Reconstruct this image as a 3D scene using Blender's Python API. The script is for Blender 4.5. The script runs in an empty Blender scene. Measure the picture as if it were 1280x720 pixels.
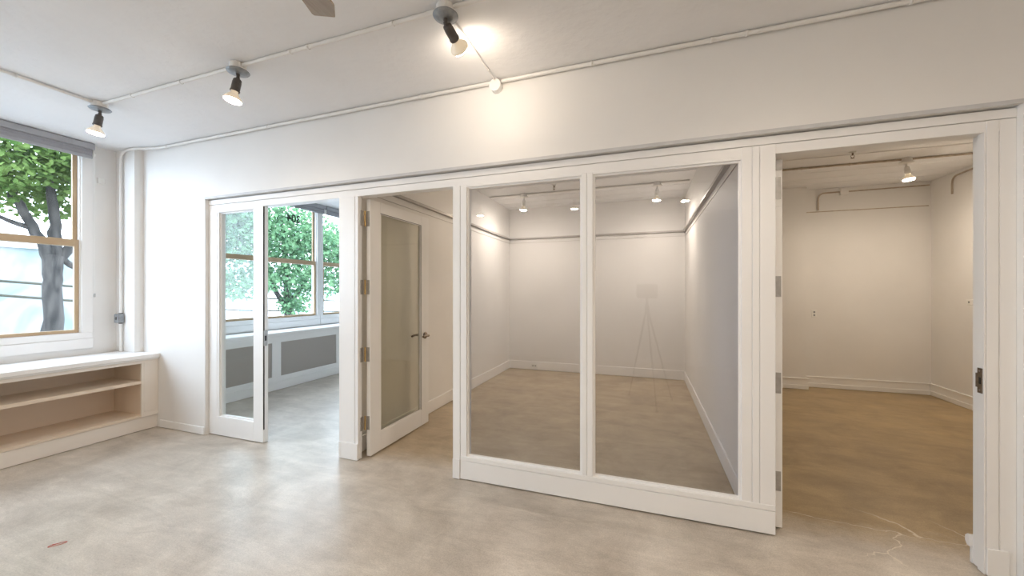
import bpy, math, random
from mathutils import Vector, Matrix, Quaternion
random.seed(7)
PI = math.pi
S = bpy.context.scene
COL = S.collection

# ------------------------------------------------------------------ materials
def principled(name, color, rough=0.5, metal=0.0, spec=0.5):
    m = bpy.data.materials.new(name); m.use_nodes = True
    b = m.node_tree.nodes['Principled BSDF']
    b.inputs['Base Color'].default_value = (*color, 1)
    b.inputs['Roughness'].default_value = rough
    b.inputs['Metallic'].default_value = metal
    b.inputs['Specular IOR Level'].default_value = spec
    return m, m.node_tree.nodes, m.node_tree.links, b

def noisy(name, c1, c2, scale=8.0, rough=0.5, metal=0.0, spec=0.5, bump=0.0, bscale=60.0, stretch=(1, 1, 1), detail=4.0):
    """procedural two-tone surface with fine bump"""
    m, N, L, b = principled(name, c1, rough, metal, spec)
    tc = N.new('ShaderNodeTexCoord'); mp = N.new('ShaderNodeMapping')
    mp.inputs['Scale'].default_value = stretch
    L.new(tc.outputs['Object'], mp.inputs['Vector'])
    n = N.new('ShaderNodeTexNoise'); n.inputs['Scale'].default_value = scale; n.inputs['Detail'].default_value = detail
    L.new(mp.outputs[0], n.inputs['Vector'])
    r = N.new('ShaderNodeValToRGB')
    r.color_ramp.elements[0].position = 0.35; r.color_ramp.elements[0].color = (*c1, 1)
    r.color_ramp.elements[1].position = 0.65; r.color_ramp.elements[1].color = (*c2, 1)
    L.new(n.outputs['Fac'], r.inputs['Fac']); L.new(r.outputs['Color'], b.inputs['Base Color'])
    if bump:
        n2 = N.new('ShaderNodeTexNoise'); n2.inputs['Scale'].default_value = bscale; n2.inputs['Detail'].default_value = 3
        L.new(mp.outputs[0], n2.inputs['Vector'])
        bp = N.new('ShaderNodeBump'); bp.inputs['Strength'].default_value = bump; bp.inputs['Distance'].default_value = 0.004
        L.new(n2.outputs['Fac'], bp.inputs['Height']); L.new(bp.outputs['Normal'], b.inputs['Normal'])
    return m

WALL = noisy('wall_paint', (0.785, 0.775, 0.76), (0.815, 0.805, 0.79), 1.5, 0.55, bump=0.12, bscale=45)
TRIM = noisy('trim_paint', (0.84, 0.835, 0.83), (0.86, 0.855, 0.85), 3, 0.35, bump=0.03, bscale=30)
SHELF = noisy('shelf_paint', (0.79, 0.73, 0.665), (0.82, 0.765, 0.705), 3, 0.4, bump=0.05, bscale=60, stretch=(1, .1, 1))
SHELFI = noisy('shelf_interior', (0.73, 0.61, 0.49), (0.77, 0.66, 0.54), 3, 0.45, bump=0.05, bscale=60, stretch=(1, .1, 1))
GALV = noisy('galvanised_steel', (0.27, 0.285, 0.30), (0.36, 0.375, 0.39), 30, 0.45, 0.7)
PIPEC = noisy('shade_darkened_conduit', (0.40, 0.33, 0.26), (0.55, 0.47, 0.38), 14, 0.45, stretch=(1, 1, .3))  # shadow lines beside the right-room pipes put into a darker tan
PIPE = noisy('painted_conduit', (0.78, 0.77, 0.75), (0.82, 0.81, 0.79), 10, 0.4)
DARK = noisy('dark_socket', (0.07, 0.06, 0.055), (0.12, 0.105, 0.095), 20, 0.45)
BRONZE = noisy('bronze_metal', (0.20, 0.165, 0.135), (0.27, 0.225, 0.185), 30, 0.32, 0.9)
NICKEL = noisy('satin_nickel', (0.42, 0.41, 0.4), (0.5, 0.49, 0.48), 30, 0.35, 0.9)
BRASS = noisy('brass_pin', (0.6, 0.4, 0.15), (0.7, 0.48, 0.2), 30, 0.3, 0.9)
SASH = noisy('tan_sash', (0.46, 0.33, 0.20), (0.52, 0.38, 0.24), 12, 0.45, stretch=(1, .3, .3))
BLINDF = noisy('blind_fabric', (0.30, 0.30, 0.325), (0.34, 0.34, 0.365), 120, 0.8)
BLINDC = noisy('blind_cassette', (0.36, 0.365, 0.39), (0.4, 0.405, 0.43), 10, 0.45)
RAIL = noisy('grey_rail', (0.42, 0.40, 0.385), (0.47, 0.45, 0.435), 8, 0.4)
WHITE = noisy('white_plastic', (0.80, 0.80, 0.78), (0.83, 0.83, 0.81), 10, 0.35)
BULB = noisy('bulb_glass', (0.82, 0.80, 0.76), (0.86, 0.84, 0.80), 10, 0.25)
BLACK = noisy('black_rubber', (0.02, 0.02, 0.02), (0.035, 0.035, 0.035), 40, 0.6)
FANM = noisy('fan_blade_wood', (0.30, 0.23, 0.165), (0.36, 0.28, 0.20), 6, 0.45, stretch=(14, 1, 1))
TRIPOD = noisy('tripod_metal', (0.05, 0.05, 0.055), (0.08, 0.08, 0.085), 20, 0.4, 0.3)
BARK = noisy('bark', (0.008, 0.007, 0.006), (0.05, 0.043, 0.038), 11, 0.9, bump=0.8, bscale=25, stretch=(1, 1, .25))
CABLE = noisy('cable', (0.03, 0.03, 0.017), (0.05, 0.047, 0.028), 5, 0.6)
REDM = noisy('red_chalk', (0.55, 0.12, 0.10), (0.62, 0.2, 0.17), 40, 0.9)
STREET = noisy('asphalt', (0.22, 0.22, 0.22), (0.30, 0.30, 0.30), 2, 0.9, bump=0.2)
PALE = noisy('pale_render', (0.78, 0.80, 0.82), (0.85, 0.86, 0.87), 0.8, 0.8)
PANEG = noisy('street_window', (0.35, 0.42, 0.47), (0.5, 0.58, 0.62), 0.6, 0.15)

def ceiling_mat():
    m, N, L, b = principled('ceiling_paint', (0.66, 0.66, 0.66), 0.6)
    tc = N.new('ShaderNodeTexCoord')
    n = N.new('ShaderNodeTexNoise'); n.inputs['Scale'].default_value = 1.2; n.inputs['Detail'].default_value = 5
    L.new(tc.outputs['Object'], n.inputs['Vector'])
    r = N.new('ShaderNodeValToRGB')
    r.color_ramp.elements[0].position = 0.3; r.color_ramp.elements[0].color = (0.80, 0.80, 0.81, 1)
    r.color_ramp.elements[1].position = 0.7; r.color_ramp.elements[1].color = (0.86, 0.86, 0.87, 1)
    L.new(n.outputs['Fac'], r.inputs['Fac']); L.new(r.outputs['Color'], b.inputs['Base Color'])
    # board-form marks running along the room plus fine pitting
    sx = N.new('ShaderNodeSeparateXYZ'); L.new(tc.outputs['Object'], sx.inputs[0])
    w = N.new('ShaderNodeMath'); w.operation = 'MULTIPLY'; w.inputs[1].default_value = 1 / 0.30
    L.new(sx.outputs['Y'], w.inputs[0])
    fr = N.new('ShaderNodeMath'); fr.operation = 'FRACT'; L.new(w.outputs[0], fr.inputs[0])
    ln = N.new('ShaderNodeMath'); ln.operation = 'LESS_THAN'; ln.inputs[1].default_value = 0.05; L.new(fr.outputs[0], ln.inputs[0])
    n2 = N.new('ShaderNodeTexNoise'); n2.inputs['Scale'].default_value = 14; n2.inputs['Detail'].default_value = 6
    L.new(tc.outputs['Object'], n2.inputs['Vector'])
    ad = N.new('ShaderNodeMath'); ad.operation = 'MULTIPLY_ADD'; ad.inputs[1].default_value = -0.12
    L.new(ln.outputs[0], ad.inputs[0]); L.new(n2.outputs['Fac'], ad.inputs[2])
    bp = N.new('ShaderNodeBump'); bp.inputs['Strength'].default_value = 0.45; bp.inputs['Distance'].default_value = 0.012
    L.new(ad.outputs[0], bp.inputs['Height']); L.new(bp.outputs['Normal'], b.inputs['Normal'])
    return m
CEIL = ceiling_mat()

def floor_mat():
    m, N, L, b = principled('polished_concrete', (0.4, 0.36, 0.3), 0.35)
    tc = N.new('ShaderNodeTexCoord')
    def noise(scale, detail, rough=0.6, dist=0.0, vec=None):
        n = N.new('ShaderNodeTexNoise'); n.inputs['Scale'].default_value = scale
        n.inputs['Detail'].default_value = detail; n.inputs['Roughness'].default_value = rough
        n.inputs['Distortion'].default_value = dist
        L.new(vec or tc.outputs['Object'], n.inputs['Vector']); return n
    def ramp(src, p0, c0, p1, c1):
        r = N.new('ShaderNodeValToRGB')
        r.color_ramp.elements[0].position = p0; r.color_ramp.elements[0].color = (*c0, 1)
        r.color_ramp.elements[1].position = p1; r.color_ramp.elements[1].color = (*c1, 1)
        L.new(src, r.inputs['Fac']); return r
    def mix(mode, fac, a, c):
        x = N.new('ShaderNodeMix'); x.data_type = 'RGBA'; x.blend_type = mode
        if isinstance(fac, float): x.inputs['Factor'].default_value = fac
        else: L.new(fac, x.inputs['Factor'])
        L.new(a, x.inputs['A']); L.new(c, x.inputs['B']); return x
    big = ramp(noise(2.0, 10, 0.72, 0.4).outputs['Fac'], 0.34, FLOOR_A, 0.66, FLOOR_B)
    mp = N.new('ShaderNodeMapping'); mp.inputs['Scale'].default_value = (0.55, 2.2, 1); mp.inputs['Rotation'].default_value = (0, 0, 0.35)
    L.new(tc.outputs['Object'], mp.inputs['Vector'])
    streak = ramp(noise(2.6, 10, 0.75, 0.8, mp.outputs[0]).outputs['Fac'], 0.35, (0.70, 0.68, 0.65), 0.68, (1.16, 1.15, 1.13))
    m1 = mix('MULTIPLY', 0.6, big.outputs['Color'], streak.outputs['Color'])
    speck = ramp(noise(120, 5, 0.85).outputs['Fac'], 0.38, (0.62, 0.60, 0.57), 0.6, (1.12, 1.12, 1.11))
    m2 = mix('MULTIPLY', 0.55, m1.outputs['Result'], speck.outputs['Color'])
    # ochre tint multiplied into the floor beyond the partition
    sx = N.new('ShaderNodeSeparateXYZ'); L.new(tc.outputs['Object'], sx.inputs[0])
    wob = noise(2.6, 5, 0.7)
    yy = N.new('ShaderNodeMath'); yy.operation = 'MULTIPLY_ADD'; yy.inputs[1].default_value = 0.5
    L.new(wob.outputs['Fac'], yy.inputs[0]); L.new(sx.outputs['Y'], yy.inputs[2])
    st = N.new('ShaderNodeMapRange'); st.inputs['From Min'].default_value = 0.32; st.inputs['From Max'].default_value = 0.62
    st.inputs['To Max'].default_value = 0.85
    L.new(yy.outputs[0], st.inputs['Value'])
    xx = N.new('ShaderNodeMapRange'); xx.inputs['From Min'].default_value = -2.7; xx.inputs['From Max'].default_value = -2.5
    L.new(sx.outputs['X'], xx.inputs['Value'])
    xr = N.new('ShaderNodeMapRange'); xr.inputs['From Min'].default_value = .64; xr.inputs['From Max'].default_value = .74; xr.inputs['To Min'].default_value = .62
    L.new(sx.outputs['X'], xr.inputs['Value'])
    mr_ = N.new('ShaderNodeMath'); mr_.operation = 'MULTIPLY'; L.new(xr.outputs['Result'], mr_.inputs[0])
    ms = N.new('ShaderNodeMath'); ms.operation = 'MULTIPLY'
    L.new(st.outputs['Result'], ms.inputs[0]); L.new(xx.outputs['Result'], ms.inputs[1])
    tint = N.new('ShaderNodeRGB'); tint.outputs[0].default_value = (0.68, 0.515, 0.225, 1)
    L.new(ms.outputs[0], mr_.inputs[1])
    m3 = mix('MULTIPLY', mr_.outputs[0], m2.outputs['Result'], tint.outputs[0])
    # pale hairline cracks near the right-hand threshold
    mpc = N.new('ShaderNodeMapping'); mpc.inputs['Scale'].default_value = (0.75, 1.9, 1); mpc.inputs['Location'].default_value = (0.3, 0.17, 0)
    wv = noise(3.0, 4, 0.6)
    sub = N.new('ShaderNodeVectorMath'); sub.operation = 'MULTIPLY_ADD'; sub.inputs[1].default_value = (0.28, 0.28, 0)
    L.new(wv.outputs['Color'], sub.inputs[0]); L.new(tc.outputs['Object'], sub.inputs[2]); L.new(sub.outputs[0], mpc.inputs['Vector'])
    vo = N.new('ShaderNodeTexVoronoi'); vo.feature = 'DISTANCE_TO_EDGE'; vo.inputs['Scale'].default_value = 1.7
    L.new(mpc.outputs[0], vo.inputs['Vector'])
    ck = N.new('ShaderNodeMapRange'); ck.inputs['From Min'].default_value = 0.002; ck.inputs['From Max'].default_value = 0.009
    ck.inputs['To Min'].default_value = 0.8; ck.inputs['To Max'].default_value = 0.0
    L.new(vo.outputs['Distance'], ck.inputs['Value'])
    vec = N.new('ShaderNodeVectorMath'); vec.operation = 'SUBTRACT'; vec.inputs[1].default_value = (1.45, 0.22, 0)
    L.new(tc.outputs['Object'], vec.inputs[0])
    sc = N.new('ShaderNodeVectorMath'); sc.operation = 'MULTIPLY'; sc.inputs[1].default_value = (0.75, 2.4, 0); L.new(vec.outputs[0], sc.inputs[0])
    ln = N.new('ShaderNodeVectorMath'); ln.operation = 'LENGTH'; L.new(sc.outputs[0], ln.inputs[0])
    mk = N.new('ShaderNodeMapRange'); mk.inputs['From Min'].default_value = 0.45; mk.inputs['From Max'].default_value = 0.8
    mk.inputs['To Min'].default_value = 1; mk.inputs['To Max'].default_value = 0; L.new(ln.outputs['Value'], mk.inputs['Value'])
    mm = N.new('ShaderNodeMath'); mm.operation = 'MULTIPLY'; L.new(ck.outputs['Result'], mm.inputs[0]); L.new(mk.outputs['Result'], mm.inputs[1])
    pale = N.new('ShaderNodeRGB'); pale.outputs[0].default_value = (0.72, 0.66, 0.55, 1)
    m4 = mix('MIX', mm.outputs[0], m3.outputs['Result'], pale.outputs[0])
    L.new(m4.outputs['Result'], b.inputs['Base Color'])
    rr = N.new('ShaderNodeMapRange'); rr.inputs['To Min'].default_value = 0.24; rr.inputs['To Max'].default_value = 0.42
    L.new(noise(3.0, 6).outputs['Fac'], rr.inputs['Value']); L.new(rr.outputs['Result'], b.inputs['Roughness'])
    bp = N.new('ShaderNodeBump'); bp.inputs['Strength'].default_value = 0.06; bp.inputs['Distance'].default_value = 0.004
    L.new(noise(40, 5).outputs['Fac'], bp.inputs['Height']); L.new(bp.outputs['Normal'], b.inputs['Normal'])
    return m
FLOOR_A = (0.44, 0.39, 0.335); FLOOR_B = (0.66, 0.605, 0.54)
FLOOR = floor_mat()

def glass_mat(name, tint, gain=1.0):
    """thin pane: clear transmission with a Fresnel mirror reflection"""
    m = bpy.data.materials.new(name); m.use_nodes = True
    N, L = m.node_tree.nodes, m.node_tree.links
    N.remove(N['Principled BSDF'])
    t = N.new('ShaderNodeBsdfTransparent'); t.inputs['Color'].default_value = (*tint, 1)
    g = N.new('ShaderNodeBsdfGlossy'); g.inputs['Roughness'].default_value = 0.0
    f = N.new('ShaderNodeFresnel'); ge = N.new('ShaderNodeNewGeometry')
    io = N.new('ShaderNodeMapRange'); io.inputs['To Min'].default_value = 1.5; io.inputs['To Max'].default_value = 1 / 1.5
    L.new(ge.outputs['Backfacing'], io.inputs['Value']); L.new(io.outputs['Result'], f.inputs['IOR'])
    k = N.new('ShaderNodeMath'); k.operation = 'MULTIPLY'; k.inputs[1].default_value = gain; k.use_clamp = True
    L.new(f.outputs[0], k.inputs[0])
    x = N.new('ShaderNodeMixShader'); L.new(k.outputs[0], x.inputs[0]); L.new(t.outputs[0], x.inputs[1]); L.new(g.outputs[0], x.inputs[2])
    L.new(x.outputs[0], N['Material Output'].inputs['Surface'])
    return m
GLASS = glass_mat('partition_glass', (0.885, 0.905, 0.945), 1.2)
DGLASS = glass_mat('door_glass', (0.90, 0.895, 0.85))
SGLASS = glass_mat('sidelight_glass', (0.95, 0.965, 0.96), 0.5)
WGLASS = glass_mat('window_glass', (0.95, 0.97, 0.97), 0.6)

def emit(name, color, strength):
    m = bpy.data.materials.new(name); m.use_nodes = True
    N, L = m.node_tree.nodes, m.node_tree.links
    N.remove(N['Principled BSDF'])
    e = N.new('ShaderNodeEmission'); e.inputs['Color'].default_value = (*color, 1); e.inputs['Strength'].default_value = strength
    L.new(e.outputs[0], N['Material Output'].inputs['Surface'])
    return m
WARM = (1.0, 0.84, 0.665)
LENS = LENSW = emit('lens_glow', WARM, 300)

def grille_mat():
    m, N, L, b = principled('perforated_grille', (0.22, 0.20, 0.18), 0.55, 0.3)
    tc = N.new('ShaderNodeTexCoord'); v = N.new('ShaderNodeTexVoronoi'); v.inputs['Scale'].default_value = 95; v.inputs['Randomness'].default_value = 0.0
    L.new(tc.outputs['Object'], v.inputs['Vector'])
    r = N.new('ShaderNodeValToRGB')
    r.color_ramp.elements[0].position = 0.26; r.color_ramp.elements[0].color = (0.08, 0.072, 0.066, 1)
    r.color_ramp.elements[1].position = 0.36; r.color_ramp.elements[1].color = (0.42, 0.385, 0.355, 1)
    L.new(v.outputs['Distance'], r.inputs['Fac']); L.new(r.outputs['Color'], b.inputs['Base Color'])
    return m
GRILLE = grille_mat()

def leaf_mat(name, c1, c2):
    m = bpy.data.materials.new(name); m.use_nodes = True
    N, L = m.node_tree.nodes, m.node_tree.links
    N.remove(N['Principled BSDF'])
    tc = N.new('ShaderNodeTexCoord'); n = N.new('ShaderNodeTexNoise'); n.inputs['Scale'].default_value = 3.5; n.inputs['Detail'].default_value = 4
    L.new(tc.outputs['Object'], n.inputs['Vector'])
    r = N.new('ShaderNodeValToRGB')
    r.color_ramp.elements[0].position = 0.35; r.color_ramp.elements[0].color = (*c1, 1)
    r.color_ramp.elements[1].position = 0.65; r.color_ramp.elements[1].color = (*c2, 1)
    L.new(n.outputs['Fac'], r.inputs['Fac'])
    d = N.new('ShaderNodeBsdfDiffuse'); t = N.new('ShaderNodeBsdfTranslucent')
    L.new(r.outputs[0], d.inputs[0]); L.new(r.outputs[0], t.inputs[0])
    x = N.new('ShaderNodeMixShader'); x.inputs[0].default_value = 0.45
    L.new(d.outputs[0], x.inputs[1]); L.new(t.outputs[0], x.inputs[2]); L.new(x.outputs[0], N['Material Output'].inputs['Surface'])
    return m
LEAF1 = leaf_mat('maple_leaf', (0.055, 0.105, 0.028), (0.17, 0.245, 0.075))
LEAF2 = leaf_mat('street_leaf', (0.06, 0.14, 0.075), (0.20, 0.34, 0.18))

def mural_mat():
    m, N, L, b = principled('faded_mural', (0.5, 0.7, 0.7), 0.8)
    tc = N.new('ShaderNodeTexCoord')
    n = N.new('ShaderNodeTexNoise'); n.inputs['Scale'].default_value = 0.55; n.inputs['Detail'].default_value = 6; n.inputs['Distortion'].default_value = 1.6
    L.new(tc.outputs['Object'], n.inputs['Vector'])
    r = N.new('ShaderNodeValToRGB'); e = r.color_ramp.elements
    e[0].position = 0.28; e[0].color = (0.12, 0.165, 0.165, 1)
    e[1].position = 0.75; e[1].color = (0.24, 0.17, 0.165, 1)
    for p, c in ((0.42, (0.17, 0.205, 0.2)), (0.52, (0.25, 0.255, 0.25)), (0.62, (0.22, 0.215, 0.215))):
        k = e.new(p); k.color = (*c, 1)
    L.new(n.outputs['Fac'], r.inputs['Fac']); L.new(r.outputs['Color'], b.inputs['Base Color'])
    return m
MURAL = mural_mat()

# ------------------------------------------------------------------ mesh builder
class MB:
    def __init__(s): s.v = []; s.f = []; s.sm = []
    def add(s, vs, fs, smooth=False):
        o = len(s.v); s.v += [Vector(p) for p in vs]
        for f in fs: s.f.append(tuple(i + o for i in f)); s.sm.append(smooth)
        return s
    def box(s, x0, x1, y0, y1, z0, z1, c=0.0):
        x0, x1 = sorted((x0, x1)); y0, y1 = sorted((y0, y1)); z0, z1 = sorted((z0, z1))
        if c <= 0:
            return s.add([(x0, y0, z0), (x1, y0, z0), (x1, y1, z0), (x0, y1, z0), (x0, y0, z1), (x1, y0, z1), (x1, y1, z1), (x0, y1, z1)],
                         [(3, 2, 1, 0), (4, 5, 6, 7), (0, 1, 5, 4), (1, 2, 6, 5), (2, 3, 7, 6), (3, 0, 4, 7)])
        c = min(c, (x1 - x0) / 2.01, (y1 - y0) / 2.01, (z1 - z0) / 2.01)   # chamfered box
        V = []; idx = {}
        X, Y, Z = (x0, x1), (y0, y1), (z0, z1)
        for i in (0, 1):
            for j in (0, 1):
                for k in (0, 1):
                    sx, sy, sz = (c if i == 0 else -c), (c if j == 0 else -c), (c if k == 0 else -c)
                    for a in range(3):
                        p = [X[i] + sx, Y[j] + sy, Z[k] + sz]
                        p[a] = (X[i], Y[j], Z[k])[a]
                        idx[(i, j, k, a)] = len(V); V.append(p)
        F = []
        q = lambda *k: F.append(tuple(idx[t] for t in k))
        for i in (0, 1):
            r = (lambda l: l if i else l[::-1])
            q(*r([(i, 0, 0, 0), (i, 1, 0, 0), (i, 1, 1, 0), (i, 0, 1, 0)]))
            q(*r([(0, i, 0, 1), (0, i, 1, 1), (1, i, 1, 1), (1, i, 0, 1)]))
            q(*r([(0, 0, i, 2), (1, 0, i, 2), (1, 1, i, 2), (0, 1, i, 2)]))
        for i in (0, 1):
            for j in (0, 1):
                a = [(i, j, 0, 0), (i, j, 1, 0), (i, j, 1, 1), (i, j, 0, 1)]; q(*(a if i != j else a[::-1]))
                a = [(i, 0, j, 0), (i, 1, j, 0), (i, 1, j, 2), (i, 0, j, 2)]; q(*(a if i == j else a[::-1]))
                a = [(0, i, j, 1), (1, i, j, 1), (1, i, j, 2), (0, i, j, 2)]; q(*(a if i != j else a[::-1]))
                for k in (0, 1):
                    a = [(i, j, k, 0), (i, j, k, 1), (i, j, k, 2)]; q(*(a if (i + j + k) % 2 else a[::-1]))
        return s.add(V, F)
    def tube(s, pts, r, n=10, caps=True):
        pts = [Vector(p) for p in pts]; R = r if isinstance(r, (list, tuple)) else [r] * len(pts)
        rings = []; up = None
        for i, p in enumerate(pts):
            d = (pts[min(i + 1, len(pts) - 1)] - pts[max(i - 1, 0)]).normalized()
            if up is None: up = Vector((0, 0, 1)) if abs(d.z) < 0.9 else Vector((1, 0, 0))
            a = (up - d * up.dot(d)).normalized(); b = d.cross(a); up = a
            rings.append([p + (a * math.cos(2 * PI * k / n) + b * math.sin(2 * PI * k / n)) * R[i] for k in range(n)])
        V = [q for ring in rings for q in ring]; F = []
        for i in range(len(pts) - 1):
            for k in range(n):
                F.append((i * n + k, i * n + (k + 1) % n, (i + 1) * n + (k + 1) % n, (i + 1) * n + k))
        s.add(V, F, True)
        if caps:
            s.add(rings[0], [tuple(range(n))[::-1]]); s.add(rings[-1], [tuple(range(n))])
        return s
    def lathe(s, prof, origin=(0, 0, 0), axis=(0, 0, 1), n=24, smooth=True):
        """prof: (radius, distance along axis) pairs"""
        q = Vector((0, 0, 1)).rotation_difference(Vector(axis).normalized()); o = Vector(origin); V = []; F = []
        for r, h in prof:
            for k in range(n):
                V.append(o + q @ Vector((max(r, 1e-5) * math.cos(2 * PI * k / n), max(r, 1e-5) * math.sin(2 * PI * k / n), h)))
        for i in range(len(prof) - 1):
            for k in range(n): F.append((i * n + k, i * n + (k + 1) % n, (i + 1) * n + (k + 1) % n, (i + 1) * n + k))
        return s.add(V, F, smooth)
    def prism(s, poly, axis, a0, a1):
        """polygon in the two other axes (cyclic order) extruded along axis 'x','y' or 'z'"""
        def P(u, v, w): return {'x': (w, u, v), 'y': (u, w, v), 'z': (u, v, w)}[axis]
        n = len(poly)
        V = [P(u, v, a0) for u, v in poly] + [P(u, v, a1) for u, v in poly]
        F = [tuple(range(n))[::-1], tuple(range(n, 2 * n))] + [(i, (i + 1) % n, n + (i + 1) % n, n + i) for i in range(n)]
        return s.add(V, F)
    def build(s, name, mat, parent=None, loc=None):
        """link as ONE mesh object; vertices are world points unless the parent chain gives an origin"""
        if parent is None:
            xs = [p.x for p in s.v]; ys = [p.y for p in s.v]; zs = [p.z for p in s.v]
            base = Vector(loc) if loc else Vector(((min(xs) + max(xs)) / 2, (min(ys) + max(ys)) / 2, min(zs)))
            off = base
        else:
            off = Vector((0, 0, 0)); p = parent
            while p: off = off + p.location; p = p.parent
        me = bpy.data.meshes.new(name); me.from_pydata([p - off for p in s.v], [], s.f)
        me.polygons.foreach_set('use_smooth', s.sm)
        import bmesh
        bm = bmesh.new(); bm.from_mesh(me); bmesh.ops.recalc_face_normals(bm, faces=bm.faces); bm.to_mesh(me); bm.free()
        me.materials.append(mat); me.update()
        o = bpy.data.objects.new(name, me); COL.objects.link(o)
        if parent is None: o.location = base
        else: o.parent = parent
        return o

def tag(o, label, cat, group=None, kind=None):
    o['label'] = label; o['category'] = cat
    if group: o['group'] = group
    if kind: o['kind'] = kind
    return o
def thing(name, loc, label, cat, group=None, kind=None):
    o = bpy.data.objects.new(name, None); o.empty_display_size = 0.1; o.location = loc; COL.objects.link(o)
    return tag(o, label, cat, group, kind)
def struct(name, mb, mat, label, cat, loc=None):
    return tag(mb.build(name, mat, None, loc), label, cat, None, 'structure')
def copy_tree(o, parent=None):
    c = o.copy(); COL.objects.link(c)
    if parent: c.parent = parent
    for ch in list(o.children): copy_tree(ch, c)
    return c
def bend(pts, r=0.06, n=6):
    """round the corners of a polyline"""
    pts = [Vector(p) for p in pts]; out = [pts[0]]
    for i in range(1, len(pts) - 1):
        a, b, c = pts[i - 1], pts[i], pts[i + 1]
        d1 = (a - b); d2 = (c - b); k = min(r, d1.length * .45, d2.length * .45)
        p, q = b + d1.normalized() * k, b + d2.normalized() * k
        for j in range(n + 1):
            t = j / n; out.append(p * (1 - t) ** 2 + b * 2 * t * (1 - t) + q * t * t)
    return out + [pts[-1]]

# ------------------------------------------------------------------ dimensions
H = 3.09                       # ceiling
XL, XR = -5.70, 3.90           # inner faces
YB, YF = -5.60, 4.45           # rear wall of main room, far wall of the small rooms
WF = -0.035                    # face of the front wall over the recessed partition
PT = 0.09                      # partition depth
SX0, SX1 = -4.33, 1.82         # partition recess

# ------------------------------------------------------------------ shell
struct('floor', MB().box(XL - .25, XR + .2, YB - .2, YF + .25, -0.12, 0), FLOOR,
       'mottled polished concrete floor running through all the rooms', 'floor', (0, 0, 0))
cm = MB().box(XL - .25, XR + .2, YB - .2, YF + .25, H, H + .10)
for i, y in enumerate([.55, .86, 1.17, 1.48, 1.79, 2.1, 2.41, 2.75, 3.42, 3.75, 4.05]):
    for x0, x1 in ((-2.5, .64), (.74, XR)):
        cm.prism([(y - .016, H + .001), (y - .006, H - .008), (y + .006, H - .008), (y + .016, H + .001)], 'x', x0, x1)
struct('ceiling', cm, CEIL,
       'pale grey painted concrete ceiling with faint board marks', 'ceiling', (0, 0, H))

WINS = [(-4.20, -2.40), (-2.20, -0.40), (0.86, 2.70), (2.83, 4.32)]
WZ0, WZ1 = 1.04, 3.02
wl = MB(); wl.box(XL - .11, XL, YB - .2, YF + .25, 0, WZ0); wl.box(XL - .11, XL, YB - .2, YF + .25, WZ1, H)
ys = [YB - .2] + [v for w in WINS for v in w] + [YF + .25]
for i in range(0, len(ys), 2): wl.box(XL - .11, XL, ys[i], ys[i + 1], WZ0, WZ1)
struct('wall_left', wl, WALL, 'white outer wall with tall windows on the left', 'wall')
wf = MB()
wf.box(XL, SX0, WF, PT, 0, H); wf.box(SX0, SX1, WF, PT, 2.462, H); wf.box(SX1, XR, WF, PT, 0, H)
struct('wall_front', wf, WALL, 'white wall above and around the glazed partition', 'wall')
struct('wall_right', MB().box(XR, XR + .2, YB - .2, YF + .25, 0, H), WALL, 'white side wall of the right-hand room', 'wall')
struct('wall_back', MB().box(XL, XR, YB - .2, YB, 0, H), WALL, 'white rear wall of the front room', 'wall')
struct('wall_far', MB().box(XL, XR, YF, YF + .25, 0, H).box(-2.5, .64, 4.276, YF, 0, H), WALL, 'cream far wall of the small rooms', 'wall')
struct('wall_inner_left', MB().box(-2.60, -2.50, PT, YF, 0, H), WALL, 'dividing wall left of the middle room', 'wall')
struct('wall_inner_right', MB().box(0.64, 0.74, PT, YF, 0, H), WALL, 'dividing wall right of the middle room', 'wall')
struct('pillar', MB().box(XL, -5.36, -0.115, WF, 0.82, H), WALL, 'shallow boxed pillar in the corner by the window', 'pillar')
struct('column', MB().box(0.74, 2.33, 4.24, YF, 0, H), WALL, 'shallow boxed projection on far wall of the right-hand room', 'column')

# baseboards ---------------------------------------------------------
def base(name, x0, x1, y0, y1, h, label, cap=None):
    m = MB().box(x0, x1, y0, y1, 0.004, h, .004)
    if cap: m.box(*cap)
    struct(name, m, TRIM, label, 'baseboard')
base('baseboard_front', -5.05, SX0 - .001, WF - .014, WF, .085, 'low white baseboard between the shelf unit and the sidelight')
base('baseboard_right', SX1 + .001, XR, WF - .014, WF, .13, 'white baseboard on wall right of the wide doorway')
base('baseboard_inner_left', -2.5, -2.484, .13, 4.276, .155, 'white baseboard on left wall of the middle room')
base('baseboard_far', -2.484, .624, 4.26, 4.276, .16, 'white baseboard along far wall of the middle room')
base('baseboard_inner_right', .624, .64, .10, 4.276, .155, 'white baseboard on right wall of the middle room')
def step_base(name, segs, label):
    m = MB()
    for (x0, y0, x1, y1, nx, ny) in segs:          # wall face line and outward normal
        for z0, z1, t in ((0.004, .065, .022), (.065, .155, .014), (.155, .17, .02)):
            m.box(min(x0, x1, x0 + nx * t, x1 + nx * t), max(x0, x1, x0 + nx * t, x1 + nx * t),
                  min(y0, y1, y0 + ny * t, y1 + ny * t), max(y0, y1, y0 + ny * t, y1 + ny * t), z0, z1)
    struct(name, m, TRIM, label, 'baseboard')
step_base('baseboard_far_right', [(.80, 4.24, 2.352, 4.24, 0, -1), (2.33, 4.24, 2.33, YF, 1, 0), (2.352, YF, XR - .022, YF, 0, -1), (XR, .3, XR, YF, -1, 0)],
          'stepped cream baseboard around the right-hand room')
struct('baseboard_door', MB().box(1.70, 1.9, PT, PT + .014, .004, .098).prism([(PT, .094), (PT + .018, .098), (PT + .028, .115), (PT + .028, .142), (PT + .012, .158), (PT, .158)], 'x', 1.688, 1.9), TRIM,
       'moulded baseboard end behind the right door jamb', 'baseboard')
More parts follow.
